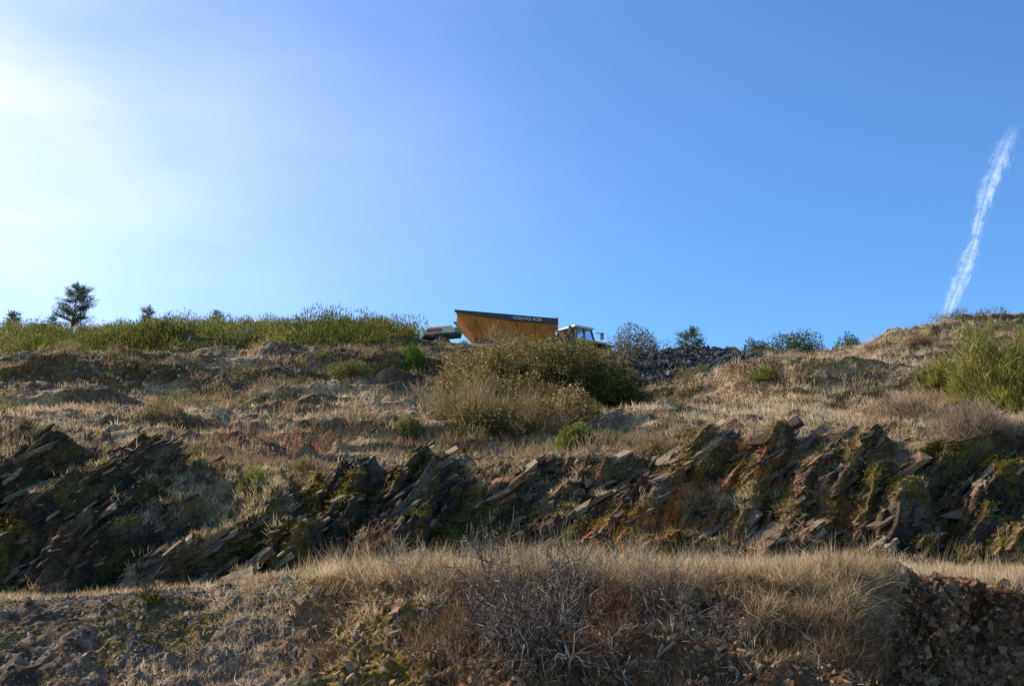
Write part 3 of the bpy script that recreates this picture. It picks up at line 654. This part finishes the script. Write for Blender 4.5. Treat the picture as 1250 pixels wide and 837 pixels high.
al = mth('MULTIPLY', al, v1=.48)
tl = N.new('ShaderNodeBsdfTranslucent'); tl.inputs[0].default_value = (.95, .95, .95, 1); df = N.new('ShaderNodeBsdfDiffuse'); df.inputs[0].default_value = (.95, .95, .95, 1)
ads = N.new('ShaderNodeAddShader'); L.new(tl.outputs[0], ads.inputs[0]); L.new(df.outputs[0], ads.inputs[1])
tpn = N.new('ShaderNodeBsdfTransparent'); mx = N.new('ShaderNodeMixShader'); L.new(al, mx.inputs[0]); L.new(tpn.outputs[0], mx.inputs[1]); L.new(ads.outputs[0], mx.inputs[2]); L.new(mx.outputs[0], o.inputs[0])
mesh_obj("contrail", np.array(cv), ff, np.array(cuv), m, smooth=True)

# ---------- light & sky
AZ, EL = math.radians(-62), math.radians(38)
sd = Vector((math.sin(AZ)*math.cos(EL), math.cos(AZ)*math.cos(EL), math.sin(EL)))
sl = bpy.data.lights.new("sun", 'SUN'); sl.energy = 5; sl.angle = math.radians(.5); sl.color = (1, .90, .76)
so = bpy.data.objects.new("sun", sl); sc.collection.objects.link(so); so.rotation_euler = sd.to_track_quat('Z', 'Y').to_euler()
w = bpy.data.worlds.new("World"); sc.world = w; w.use_nodes = True; nt = w.node_tree; N = nt.nodes; L = nt.links; N.clear()
o = N.new('ShaderNodeOutputWorld'); bg = N.new('ShaderNodeBackground'); bg.inputs[1].default_value = .15
sk = N.new('ShaderNodeTexSky'); sk.sky_type = 'NISHITA'; sk.sun_disc = False; sk.sun_elevation = EL; sk.sun_rotation = AZ; sk.altitude = 600; sk.air_density = 1; sk.dust_density = .5; sk.ozone_density = 2.0
ml = N.new('ShaderNodeVectorMath'); ml.operation = 'MULTIPLY'; ml.inputs[1].default_value = (.60, .99, 1.36); L.new(sk.outputs[0], ml.inputs[0])
tcw = N.new('ShaderNodeTexCoord'); dt = N.new('ShaderNodeVectorMath'); dt.operation = 'DOT_PRODUCT'; L.new(tcw.outputs['Generated'], dt.inputs[0]); dt.inputs[1].default_value = sd[:]
hz = mth('POWER', mth('MAXIMUM', dt.outputs['Value'], v1=0.0), v1=6.5)
mpw = N.new('ShaderNodeMapping'); mpw.inputs['Scale'].default_value = (2.0, 2.0, 5.0); mpw.inputs['Rotation'].default_value = (.3, .5, 0); L.new(tcw.outputs['Generated'], mpw.inputs[0])
nw = N.new('ShaderNodeTexNoise'); nw.inputs['Scale'].default_value = 2.0; nw.inputs['Detail'].default_value = 6; nw.inputs['Roughness'].default_value = .5; L.new(mpw.outputs[0], nw.inputs['Vector'])
cn = mth('MULTIPLY_ADD', nw.outputs[0], v1=1.6); cn.node.inputs[2].default_value = .2
sxw = N.new('ShaderNodeSeparateXYZ'); L.new(tcw.outputs['Generated'], sxw.inputs[0])
lay = N.new('ShaderNodeMapRange'); lay.interpolation_type = 'SMOOTHSTEP'; lay.inputs[1].default_value = .28; lay.inputs[2].default_value = .50; lay.inputs[3].default_value = 1.0; lay.inputs[4].default_value = .32; L.new(sxw.outputs[2], lay.inputs[0])
hz = mth('MULTIPLY', mth('MULTIPLY', mth('MULTIPLY', hz, cn), lay.outputs[0]), v1=15.0)
hc = N.new('ShaderNodeVectorMath'); hc.operation = 'SCALE'; hc.inputs[0].default_value = (1.5, 1.05, .85); L.new(hz, hc.inputs['Scale'])
av = N.new('ShaderNodeVectorMath'); av.operation = 'ADD'; L.new(ml.outputs[0], av.inputs[0]); L.new(hc.outputs[0], av.inputs[1])
L.new(av.outputs[0], bg.inputs[0]); L.new(bg.outputs[0], o.inputs[0])
# ---------- camera
cam = bpy.data.cameras.new("camera"); cam.sensor_width = 36; cam.lens = 36*K/1250; cam.clip_end = 12000; cam.clip_start = .1
co = bpy.data.objects.new("camera", cam); sc.collection.objects.link(co); co.location = (0, 0, CZ); co.rotation_euler = (math.radians(90)+PITCH, 0, 0); sc.camera = co
sc.view_settings.view_transform = 'Standard'; sc.view_settings.look = 'None'; sc.view_settings.exposure = 0
